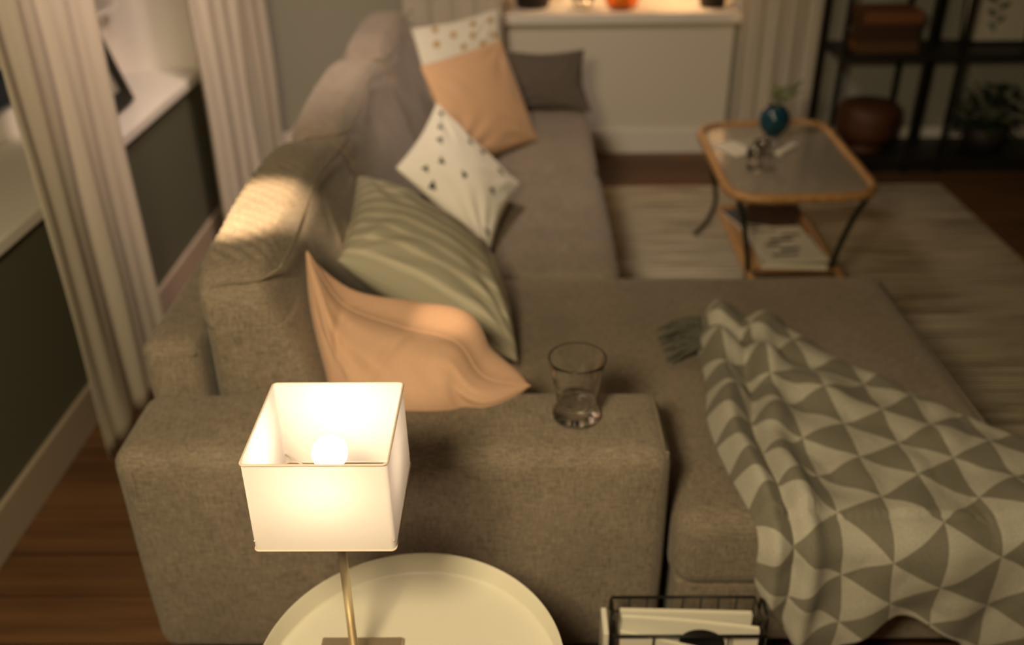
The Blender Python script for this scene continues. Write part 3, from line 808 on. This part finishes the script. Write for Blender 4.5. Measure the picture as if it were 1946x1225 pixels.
def magazine(xa, ya, xb, yb, za, zb, z0, thick, label, bow=0.0, cover='papercover', blob=None):
    """a bound magazine standing on its edge; (xa,ya)-(xb,yb) is its top edge"""
    root = thing('magazine', label, 'magazine', ((xa + xb) / 2, (ya + yb) / 2, z0), 'magazines in the wire basket')
    n = 24
    d = V((xb - xa, yb - ya, 0)).normalized(); nn = V((-d.y, d.x, 0))
    def P(s, off, t):
        zt_ = za + (zb - za) * s - bow * math.sin(PI * s) * 0.5
        z = z0 + (zt_ - z0) * t
        return V((xa + (xb - xa) * s, ya + (yb - ya) * s, 0)) + nn * (off + bow * math.sin(PI * s * 1.0) * t) + V((0, 0, z))
    def slab(o0, o1, ins):
        bm = bmesh.new(); vs = {}
        for i in range(n + 1):
            for k, (o, t) in enumerate(((o0, 0), (o1, 0), (o1, 1 - ins), (o0, 1 - ins))):
                vs[i, k] = bm.verts.new(P(i / n, o, t))
        for i in range(n):
            for k in range(4): bm.faces.new((vs[i, k], vs[i + 1, k], vs[i + 1, (k + 1) % 4], vs[i, (k + 1) % 4]))
        bm.faces.new([vs[0, k] for k in range(4)]); bm.faces.new([vs[n, 3 - k] for k in range(4)])
        return bm
    obj('pages', slab(-thick / 2, thick / 2, 0.006), M['paper'], root, smooth=False)
    c = obj('cover', slab(-thick / 2 - 0.0008, -thick / 2 - 0.0001, 0.0), M[cover], root, smooth=False)
    obj('back_cover', slab(thick / 2 + 0.0001, thick / 2 + 0.0008, 0.0), M[cover], root, smooth=False)
    if blob:
        bm = bmesh.new(); cs, c_t, rs, rt_ = blob; vs = []
        for k in range(28):
            a = 2 * PI * k / 28; s = cs + rs * math.cos(a); t = c_t + rt_ * math.sin(a)
            vs.append(bm.verts.new(P(max(0, min(1, s)), -thick / 2 - 0.0014, t)))
        bm.faces.new(vs); sub('cover_print', bm, M['ink'], c, smooth=False)
    return root
magazine(0.170, 1.152, 0.410, 1.140, 0.352, 0.334, 0.012, 0.007, 'white magazine with a black blot on its cover, in the wire basket', 0.006, blob=(0.60, 0.86, 0.17, 0.10))
magazine(0.172, 1.198, 0.412, 1.196, 0.318, 0.312, 0.012, 0.008, 'plain pale magazine at the back of the wire basket', 0.0)
magazine(0.166, 1.132, 0.330, 1.129, 0.338, 0.290, 0.012, 0.005, 'pale magazine slumping at the front of the wire basket', 0.0)
bm = box((0.136, 1.125, 0.0), (0.1455, 1.185, 0.338), 0.001)
single('magazine', bm, M['papercover'], 'thin pale magazine standing outside the wire basket at its left end', 'magazine', smooth=False)

# ------------------------------------------------------------------ coffee table
ct = thing('coffee_table', 'rattan coffee table with a glass top and dark green curved metal legs on the rug', 'coffee table', (0.92, 3.15, 0.012))
C4 = [(0.672, 2.762), (1.158, 2.785), (1.182, 3.575), (0.684, 3.520)]
def rrect(c4, r, z, n=7):
    out = []; k = len(c4)
    for i in range(k):
        p = V((*c4[i], z)); a = V((*c4[i - 1], z)); b = V((*c4[(i + 1) % k], z))
        p0 = p + (a - p).normalized() * r; p1 = p + (b - p).normalized() * r
        for j in range(n + 1):
            t = j / n; out.append(p0 * (1 - t) ** 2 + p * 2 * t * (1 - t) + p1 * t * t)
    return out
ZT = 0.475
bm = tube(bmesh.new(), rrect(C4, 0.13, ZT), 0.0165, 12, closed=True)
fr_ = obj('top_frame', bm, M['rattan'], ct)
cc = V((0.924, 3.16, 0))
inner = [V((q.x, q.y, 0)) + (cc - V((q.x, q.y, 0))).normalized() * 0.012 for q in rrect(C4, 0.13, 0)]
bm = bmesh.new(); a = [bm.verts.new((q.x, q.y, ZT - 0.004)) for q in inner]; b = [bm.verts.new((q.x, q.y, ZT + 0.003)) for q in inner]
bm.faces.new(b); bm.faces.new(a[::-1])
for i in range(len(a)): bm.faces.new((a[i], a[(i + 1) % len(a)], b[(i + 1) % len(a)], b[i]))
obj('glass_top', bm, M['tableglass'], ct, smooth=False)
S4 = [(0.770, 2.765), (1.078, 2.775), (1.085, 3.44), (0.778, 3.41)]
bm = tube(bmesh.new(), rrect(S4, 0.03, 0.18), 0.012, 10, closed=True)
sh_ = obj('lower_frame', bm, M['rattan'], ct)
bm = bmesh.new()
for k in range(19):
    x = 0.785 + 0.28 * k / 18
    bx(bm, (x - 0.0045, 2.835, 0.180), (x + 0.0045, 3.42, 0.188))
obj('lower_rack', bm, M['rattan'], ct, smooth=False)
for (cx_, cy_, ix, iy) in ((0.70, 2.80, 1, 1), (1.130, 2.82, -1, 1), (0.705, 3.485, 1, -1), (1.15, 3.53, -1, -1)):
    pts = [(cx_, cy_, ZT - 0.008), (cx_ + ix * 0.030, cy_ - iy * 0.0 + iy * 0.02, 0.38), (cx_ + ix * 0.062, cy_ + iy * 0.035, 0.24), (cx_ + ix * 0.066, cy_ + iy * 0.03, 0.17), (cx_ + ix * 0.045, cy_ + iy * 0.0, 0.08), (cx_ + ix * 0.010, cy_ - iy * 0.035, 0.0195)]
    obj('leg', tube(bmesh.new(), catmull(pts, 6), 0.0095, 10), M['greenmetal'], ct)

# magazines on the lower rack
def flatmag(c, w_, l_, rz, z, th, cover, label, lines=0, cols=None):
    root = thing('magazine', label, 'magazine', (c[0], c[1], z), 'magazines on the rack of the coffee table')
    Rz = Matrix.Rotation(rz, 3, 'Z')
    def tb(bm):
        for v in bm.verts: v.co = Rz @ v.co + V((c[0], c[1], z))
        return bm
    obj('pages', tb(box((-w_ / 2, -l_ / 2, 0.0006), (w_ / 2, l_ / 2, th - 0.0008))), M['paper'], root, smooth=False)
    cv = obj('cover', tb(box((-w_ / 2 - 0.001, -l_ / 2 - 0.001, th - 0.0008), (w_ / 2 + 0.001, l_ / 2 + 0.001, th))), M[cover], root, smooth=False)
    for k in range(lines):
        bm = bmesh.new(); y = l_ / 2 - 0.03 - k * (l_ - 0.05) / lines; x = random.uniform(-0.35, 0.1) * w_
        bx(bm, (x, y - 0.012, th + 0.0002), (x + random.uniform(0.2, 0.45) * w_, y + random.uniform(0.0, 0.01), th + 0.0008))
        sub('cover_print', tb(bm), M[random.choice(['photo', 'book3', 'ink', 'navy'])], cv, smooth=False)
    return root
flatmag((0.905, 3.25), 0.20, 0.25, 0.30, 0.189, 0.010, 'navy', 'dark covered magazine at the back of the coffee table rack')
flatmag((0.955, 3.28), 0.19, 0.24, -0.3, 0.200, 0.008, 'book2', 'brown covered magazine lying across the dark one on the rack')
flatmag((0.925, 2.99), 0.22, 0.29, 0.10, 0.210, 0.007, 'papercover', 'white printed magazine topmost on the coffee table rack', 6)
# filler so the stack rests: lower magazine
flatmag((0.935, 2.965), 0.22, 0.25, -0.06, 0.189, 0.019, 'photo', 'thick grey catalogue underneath the white printed magazine')

# things on the coffee table
ZG = ZT + 0.0035
va = thing('bud_vase', 'round teal glass vase with dried sprigs on the coffee table', 'vase', (0.95, 3.40, ZG))
prof = [(0, 0.0), (0.022, 0.0), (0.030, 0.006), (0.050, 0.030), (0.058, 0.060), (0.052, 0.090), (0.036, 0.108), (0.030, 0.114), (0.026, 0.112), (0.032, 0.104), (0.047, 0.086), (0.053, 0.06), (0.045, 0.032), (0.02, 0.012), (0, 0.010)]
obj('vase_body', lathe(bmesh.new(), prof, (0.95, 3.40, ZG), 40), M['tealglass'], va)
for k in range(12):
    a = random.uniform(0, 2 * PI); ln = random.uniform(0.15, 0.24)
    b = V((0.95 + 0.012 * math.cos(a), 3.40 + 0.012 * math.sin(a), ZG + 0.06))
    dx = random.uniform(-0.02, 0.09); dy = random.uniform(-0.05, 0.05)
    pts = catmull([b, b + V((dx * 0.3, dy * 0.3, ln * 0.4)), b + V((dx, dy, ln * random.uniform(0.5, 0.75)))], 8)
    bm = tube(bmesh.new(), pts, 0.0012, 5)
    for q in pts[8:]:
        for r_ in range(4):
            aa = random.uniform(0, 2 * PI); t = q + V((math.cos(aa), math.sin(aa), random.uniform(0, 0.6))) * 0.012
            tube(bm, [q, t], 0.0022, 5, taper=lambda u: 0.4 + u)
    obj('sprig', bm, M['sprig'], va)
# clear glass candle holders
def cup(c, r, h, label):
    pr = [(0, 0), (r * 0.7, 0), (r * 0.8, 0.004), (r * 0.92, h * 0.5), (r, h), (r - 0.002, h + 0.0008), (r - 0.004, h), (r * 0.92 - 0.004, h * 0.5), (r * 0.72, 0.010), (0, 0.009)]
    single('glass_cup', lathe(bmesh.new(), pr, c, 36), M['glass'], label, 'glass cup', 'small clear glass cups on the coffee table')
cup((0.795, 3.02, ZG), 0.030, 0.075, 'small clear glass cup nearest the front edge of the coffee table')
cup((0.845, 3.14, ZG), 0.028, 0.065, 'small clear glass cup between the open booklet and the front cup')
flat = thing('booklet', 'thin open booklet lying on the glass of the coffee table', 'booklet', (0.79, 3.26, ZG))
for sx, rz in ((-1, 0.5), (1, 0.5)):
    Rz = Matrix.Rotation(rz, 3, 'Z'); bm = box((0.001 if sx > 0 else -0.10, -0.07, 0.0), (0.10 if sx > 0 else -0.001, 0.07, 0.004), 0.001)
    for v in bm.verts: v.co = Rz @ v.co + V((0.82, 3.27, ZG + 0.0003))
    obj('page', bm, M['paper'] if sx < 0 else M['photo'], flat, smooth=False)
bm = box((0.96, 3.16, ZG), (0.985, 3.30, ZG + 0.010), 0.003)
for v in bm.verts:
    v.co = Matrix.Rotation(-0.7, 3, 'Z') @ (v.co - V((0.97, 3.24, 0))) + V((0.965, 3.24, 0))
single('pale_case', bm, M['paper'], 'small pale narrow case lying beside the teal vase', 'case', smooth=False)

# ------------------------------------------------------------------ shelving
sf = thing('shelving_unit', 'black metal open shelving unit against the far wall', 'shelf', (2.1, 4.42, 0.0))
SX = [1.462, 1.848, 2.005, 2.75]
for x in SX:
    for y in (4.262, 4.560):
        obj('upright', box((x - 0.0115, y - 0.0115, 0), (x + 0.0115, y + 0.0115, 1.6), 0.002), M['black'], sf, smooth=False)
for z in (0.075, 0.565, 1.02, 1.5):
    bm = box((SX[0] - 0.012, 4.25, z - 0.022), (SX[-1] + 0.012, 4.572, z), 0.002)
    obj('shelf_board', bm, M['blackwood'], sf, smooth=False)
obj('plinth', box((SX[0] - 0.005, 4.27, 0.0), (SX[-1], 4.555, 0.0525)), M['blackwood'], sf, smooth=False)
def book(x0, x1, y0, y1, z0, z1, m_, label):
    b = thing('book', label, 'book', ((x0 + x1) / 2, (y0 + y1) / 2, z0), 'books stacked on the black shelf')
    obj('pages', box((x0 + 0.004, y0 + 0.004, z0 + 0.003), (x1 - 0.004, y1 - 0.004, z1 - 0.003)), M['book3'] if m_ != 'book3' else M['book1'], b, smooth=False)
    bm = bmesh.new(); bx(bm, (x0, y0, z0), (x1, y1, z0 + 0.0028)); bx(bm, (x0, y0, z1 - 0.0028), (x1, y1, z1)); bx(bm, (x0, y0, z0 + 0.0028), (x1, y0 + 0.003, z1 - 0.0028))
    obj('cover', bm, M[m_], b, smooth=False)
z = 0.5655
for x0_, x1_, h, m_, lab in ((1.535, 1.815, 0.052, 'book3', 'thick umber book at the bottom of the shelf stack'),
                     (1.560, 1.800, 0.040, 'book2', 'dark brown book second from the bottom of the shelf stack'),
                     (1.545, 1.800, 0.040, 'book2', 'dark brown book under the rust coloured one on the shelf'),
                     (1.550, 1.815, 0.050, 'book1', 'rust coloured book on top of the shelf stack')):
    book(x0_, x1_, 4.30, 4.50, z, z + h, m_, lab); z += h + 0.0005
# low wooden drum on a foot
dr = thing('wooden_drum', 'round reddish wooden drum on a narrow foot, on the bottom shelf', 'drum', (1.685, 4.41, 0.0755))
obj('drum_body', lathe(bmesh.new(), [(0, 0.135), (0.12, 0.135), (0.140, 0.15), (0.146, 0.19), (0.148, 0.24), (0.142, 0.285), (0.125, 0.305), (0, 0.315)], (1.685, 4.41, 0), 48), M['redwood'], dr)
obj('foot', lathe(bmesh.new(), [(0, 0.0757), (0.092, 0.0757), (0.095, 0.088), (0.07, 0.115), (0.06, 0.1345), (0, 0.1345)], (1.685, 4.41, 0), 40), M['redwood'], dr)
# dark shaggy basket with plant on the bottom shelf
pl = thing('potted_plant', 'dark bushy plant in a black pot on the bottom shelf', 'plant', (2.27, 4.41, 0.0755))
obj('pot', lathe(bmesh.new(), [(0, 0.0757), (0.085, 0.0757), (0.11, 0.19), (0.105, 0.19), (0.08, 0.09), (0, 0.09)], (2.27, 4.41, 0), 32), M['pot'], pl)
obj('soil', lathe(bmesh.new(), [(0, 0.175), (0.099, 0.172), (0.0, 0.160)], (2.27, 4.41, 0), 24), M['soil'], pl)
bm = bmesh.new()
for k in range(240):
    a = random.uniform(0, 2 * PI); e = random.uniform(-0.2, 1.3); r_ = random.uniform(0.08, 0.19)
    c = V((2.27, 4.41, 0.20)); d = V((math.cos(a) * math.cos(e), math.sin(a) * math.cos(e) * 0.75, math.sin(e)))
    p = c + d * r_ + V((0, 0, 0.01)); s1 = d.cross(V((0, 0, 1))).normalized() * 0.016; tip = p + d * 0.045 + V((0, 0, -0.02))
    mid = p + d * 0.02
    v = [bm.verts.new(q) for q in (p, mid + s1, tip, mid - s1)]; bm.faces.new(v)
for k in range(14):
    a = 2 * PI * k / 14; tube(bm, [(2.27, 4.41, 0.17), (2.27 + 0.08 * math.cos(a), 4.41 + 0.06 * math.sin(a), 0.27)], 0.003, 5)
obj('foliage', bm, M['leaf'], pl)
# leaf print
pf = thing('picture_frame', 'framed green leaf print leaning on the black shelf at the frame edge', 'picture', (2.22, 4.47, 0.5655))
def tilt(bm, y, z, a):
    for v in bm.verts:
        q = v.co - V((0, y, z)); v.co = V((q.x, y + q.y * math.cos(a) + q.z * math.sin(a), z - q.y * math.sin(a) + q.z * math.cos(a)))
    return bm
fa = 0.14; fx0, fx1, fh = 2.075, 2.395, 0.42; fy, fz = 4.47, 0.568
bm = bmesh.new()
for a, b in (((fx0, 0, 0), (fx1, 0.012, 0.012)), ((fx0, 0, fh - 0.012), (fx1, 0.012, fh)), ((fx0, 0, 0.012), (fx0 + 0.012, 0.012, fh - 0.012)), ((fx1 - 0.012, 0, 0.012), (fx1, 0.012, fh - 0.012))):
    bx(bm, (a[0], a[1] + fy, a[2] + fz), (b[0], b[1] + fy, b[2] + fz))
obj('frame', tilt(bm, fy, fz, fa), M['blackwood'], pf, smooth=False)
obj('print', tilt(box((fx0 + 0.012, fy + 0.004, fz + 0.012), (fx1 - 0.012, fy + 0.007, fz + fh - 0.012)), fy, fz, fa), M['offwhite_wall'], pf, smooth=False)
bm = bmesh.new()
for k in range(11):
    z = fz + 0.06 + k * 0.03; sgn = 1 if k % 2 else -1; x = 2.235; s = 0.075 * (1 - abs(k - 5) / 9)
    v = [bm.verts.new(q) for q in ((x, fy + 0.0036, z), (x + sgn * s * 0.5, fy + 0.0036, z + 0.035), (x + sgn * s, fy + 0.0036, z + 0.03), (x + sgn * s * 0.6, fy + 0.0036, z + 0.005))]
    bm.faces.new(v)
bx(bm, (2.2335, fy + 0.0030, fz + 0.04), (2.2365, fy + 0.0036, fz + 0.38))
obj('leaf_drawing', tilt(bm, fy, fz, fa), M['leaf'], pf, smooth=False)

# ------------------------------------------------------------------ on the left sill
ph = thing('photo_frame', 'black photo frame standing on the left window sill', 'photo frame', (-1.36, 3.09, 0.6905))
d = V((-1.351, 3.175, 0)) - V((-1.349, 2.93, 0))
A = V((-1.372, 3.175, 0.692)); W_ = 0.25; H_ = 0.235; un = V((0.03, -1, 0)).normalized()
lean = 0.30; upv = V((-math.sin(lean), 0, math.cos(lean))); nr = V((math.cos(lean), 0, math.sin(lean)))
def fbox(bm, u0, u1, v0, v1, t0, t1):
    b = bmesh.new(); bx(b, (u0, v0, t0), (u1, v1, t1), 0.0)
    for v in b.verts: v.co = A + un * v.co.x + upv * v.co.y + nr * v.co.z
    me = bpy.data.meshes.new('tmp'); b.to_mesh(me); b.free(); bm.from_mesh(me); bpy.data.meshes.remove(me)
bm = bmesh.new(); q = 0.05
fbox(bm, 0, W_, 0.006, 0.006 + q, 0, 0.022); fbox(bm, 0, W_, H_ - q, H_, 0, 0.022)
fbox(bm, 0, q, 0.006 + q, H_ - q, 0, 0.022); fbox(bm, W_ - q, W_, 0.006 + q, H_ - q, 0, 0.022)
obj('frame', bm, M['blackwood'], ph, smooth=False)
bm = bmesh.new(); fbox(bm, q, W_ - q, 0.006 + q, H_ - q, 0.004, 0.008); obj('print', bm, M['photo'], ph, smooth=False)
bm = bmesh.new(); fbox(bm, W_ / 2 - 0.02, W_ / 2 + 0.02, 0.03, 0.17, -0.004, 0.0)
tube(bm, [A + un * (W_ / 2) + upv * 0.15 - nr * 0.002, A + un * (W_ / 2) + V((-0.135, 0, 0.003))], 0.004, 6)
obj('easel_back', bm, M['blackwood'], ph, smooth=False)

# ------------------------------------------------------------------ on the far sill
ZS = 0.7055
def pot(x, y, rt_, rb, h, label):
    p = thing('plant_pot', label, 'plant pot', (x, y, ZS), 'dark plant pots on the far window sill')
    obj('pot', lathe(bmesh.new(), [(0, 0), (rb, 0), (rt_, h), (rt_ + 0.004, h), (rt_ + 0.004, h + 0.012), (rt_ - 0.004, h + 0.012), (rb * 0.9, 0.01), (0, 0.01)], (x, y, ZS), 32), M['pot'], p)
    obj('soil', lathe(bmesh.new(), [(0, h - 0.012), (rt_ - 0.012, h - 0.014), (0, h - 0.02)], (x, y, ZS), 24), M['soil'], p)
    bm = bmesh.new()
    for k in range(26):
        a = random.uniform(0, 2 * PI); ln = random.uniform(0.08, 0.2); o_ = V((x, y, ZS + h - 0.01)); d = V((math.cos(a) * 0.45, math.sin(a) * 0.45, 1)).normalized()
        s1 = d.cross(V((0, 0, 1))).normalized() * 0.008; pm = o_ + d * ln * 0.5; tp = o_ + d * ln + V((0, 0, -0.02))
        v = [bm.verts.new(q) for q in (o_ + s1 * 0.3, pm + s1, tp, pm - s1, o_ - s1 * 0.3)]; bm.faces.new(v)
    obj('leaves', bm, M['leaf'], p)
pot(0.055, 4.74, 0.10, 0.078, 0.13, 'dark plant pot at the left end of the far window sill')
pot(0.935, 4.70, 0.075, 0.060, 0.12, 'dark plant pot at the right end of the far window sill')
aj = thing('candle_jar', 'amber glass jar with a candle on the far window sill', 'candle jar', (0.49, 4.68, ZS))
obj('jar', lathe(bmesh.new(), [(0, 0), (0.06, 0), (0.078, 0.02), (0.088, 0.06), (0.08, 0.11), (0.077, 0.11), (0.085, 0.06), (0.075, 0.022), (0.058, 0.006), (0, 0.006)], (0.49, 4.68, ZS), 40), M['amberglass'], aj)
obj('candle', lathe(bmesh.new(), [(0, 0.0065), (0.035, 0.0065), (0.035, 0.05), (0, 0.05)], (0.49, 4.68, ZS), 24), M['candle'], aj)
obj('flame', lathe(bmesh.new(), [(0, 0.052), (0.006, 0.060), (0.004, 0.072), (0, 0.084)], (0.49, 4.68, ZS), 12), M['fairy'], aj)
sl_ = thing('string_lights', 'fairy lights heaped in a clear glass on the far window sill', 'string lights', (0.30, 4.68, ZS))
obj('glass_bowl', lathe(bmesh.new(), [(0, 0), (0.035, 0), (0.05, 0.03), (0.055, 0.09), (0.0525, 0.09), (0.0475, 0.03), (0.033, 0.005), (0, 0.005)], (0.30, 4.68, ZS), 32), M['glass'], sl_)
pts = [V((0.30 + 0.034 * math.cos(k * 1.9) * (0.6 + 0.4 * math.sin(k)), 4.68 + 0.034 * math.sin(k * 1.9), ZS + 0.012 + k * 0.0045)) for k in range(18)]
wr_ = obj('wire', tube(bmesh.new(), catmull(pts, 4), 0.0010, 5), M['black'], sl_)
for k in range(1, 18, 2):
    obj('fairy_bulb', lathe(bmesh.new(), [(0, -0.004), (0.0035, 0), (0, 0.004)], pts[k] + V((0, 0, 0.0035)), 10), M['fairy'], sl_)
bpy.context.view_layer.update()
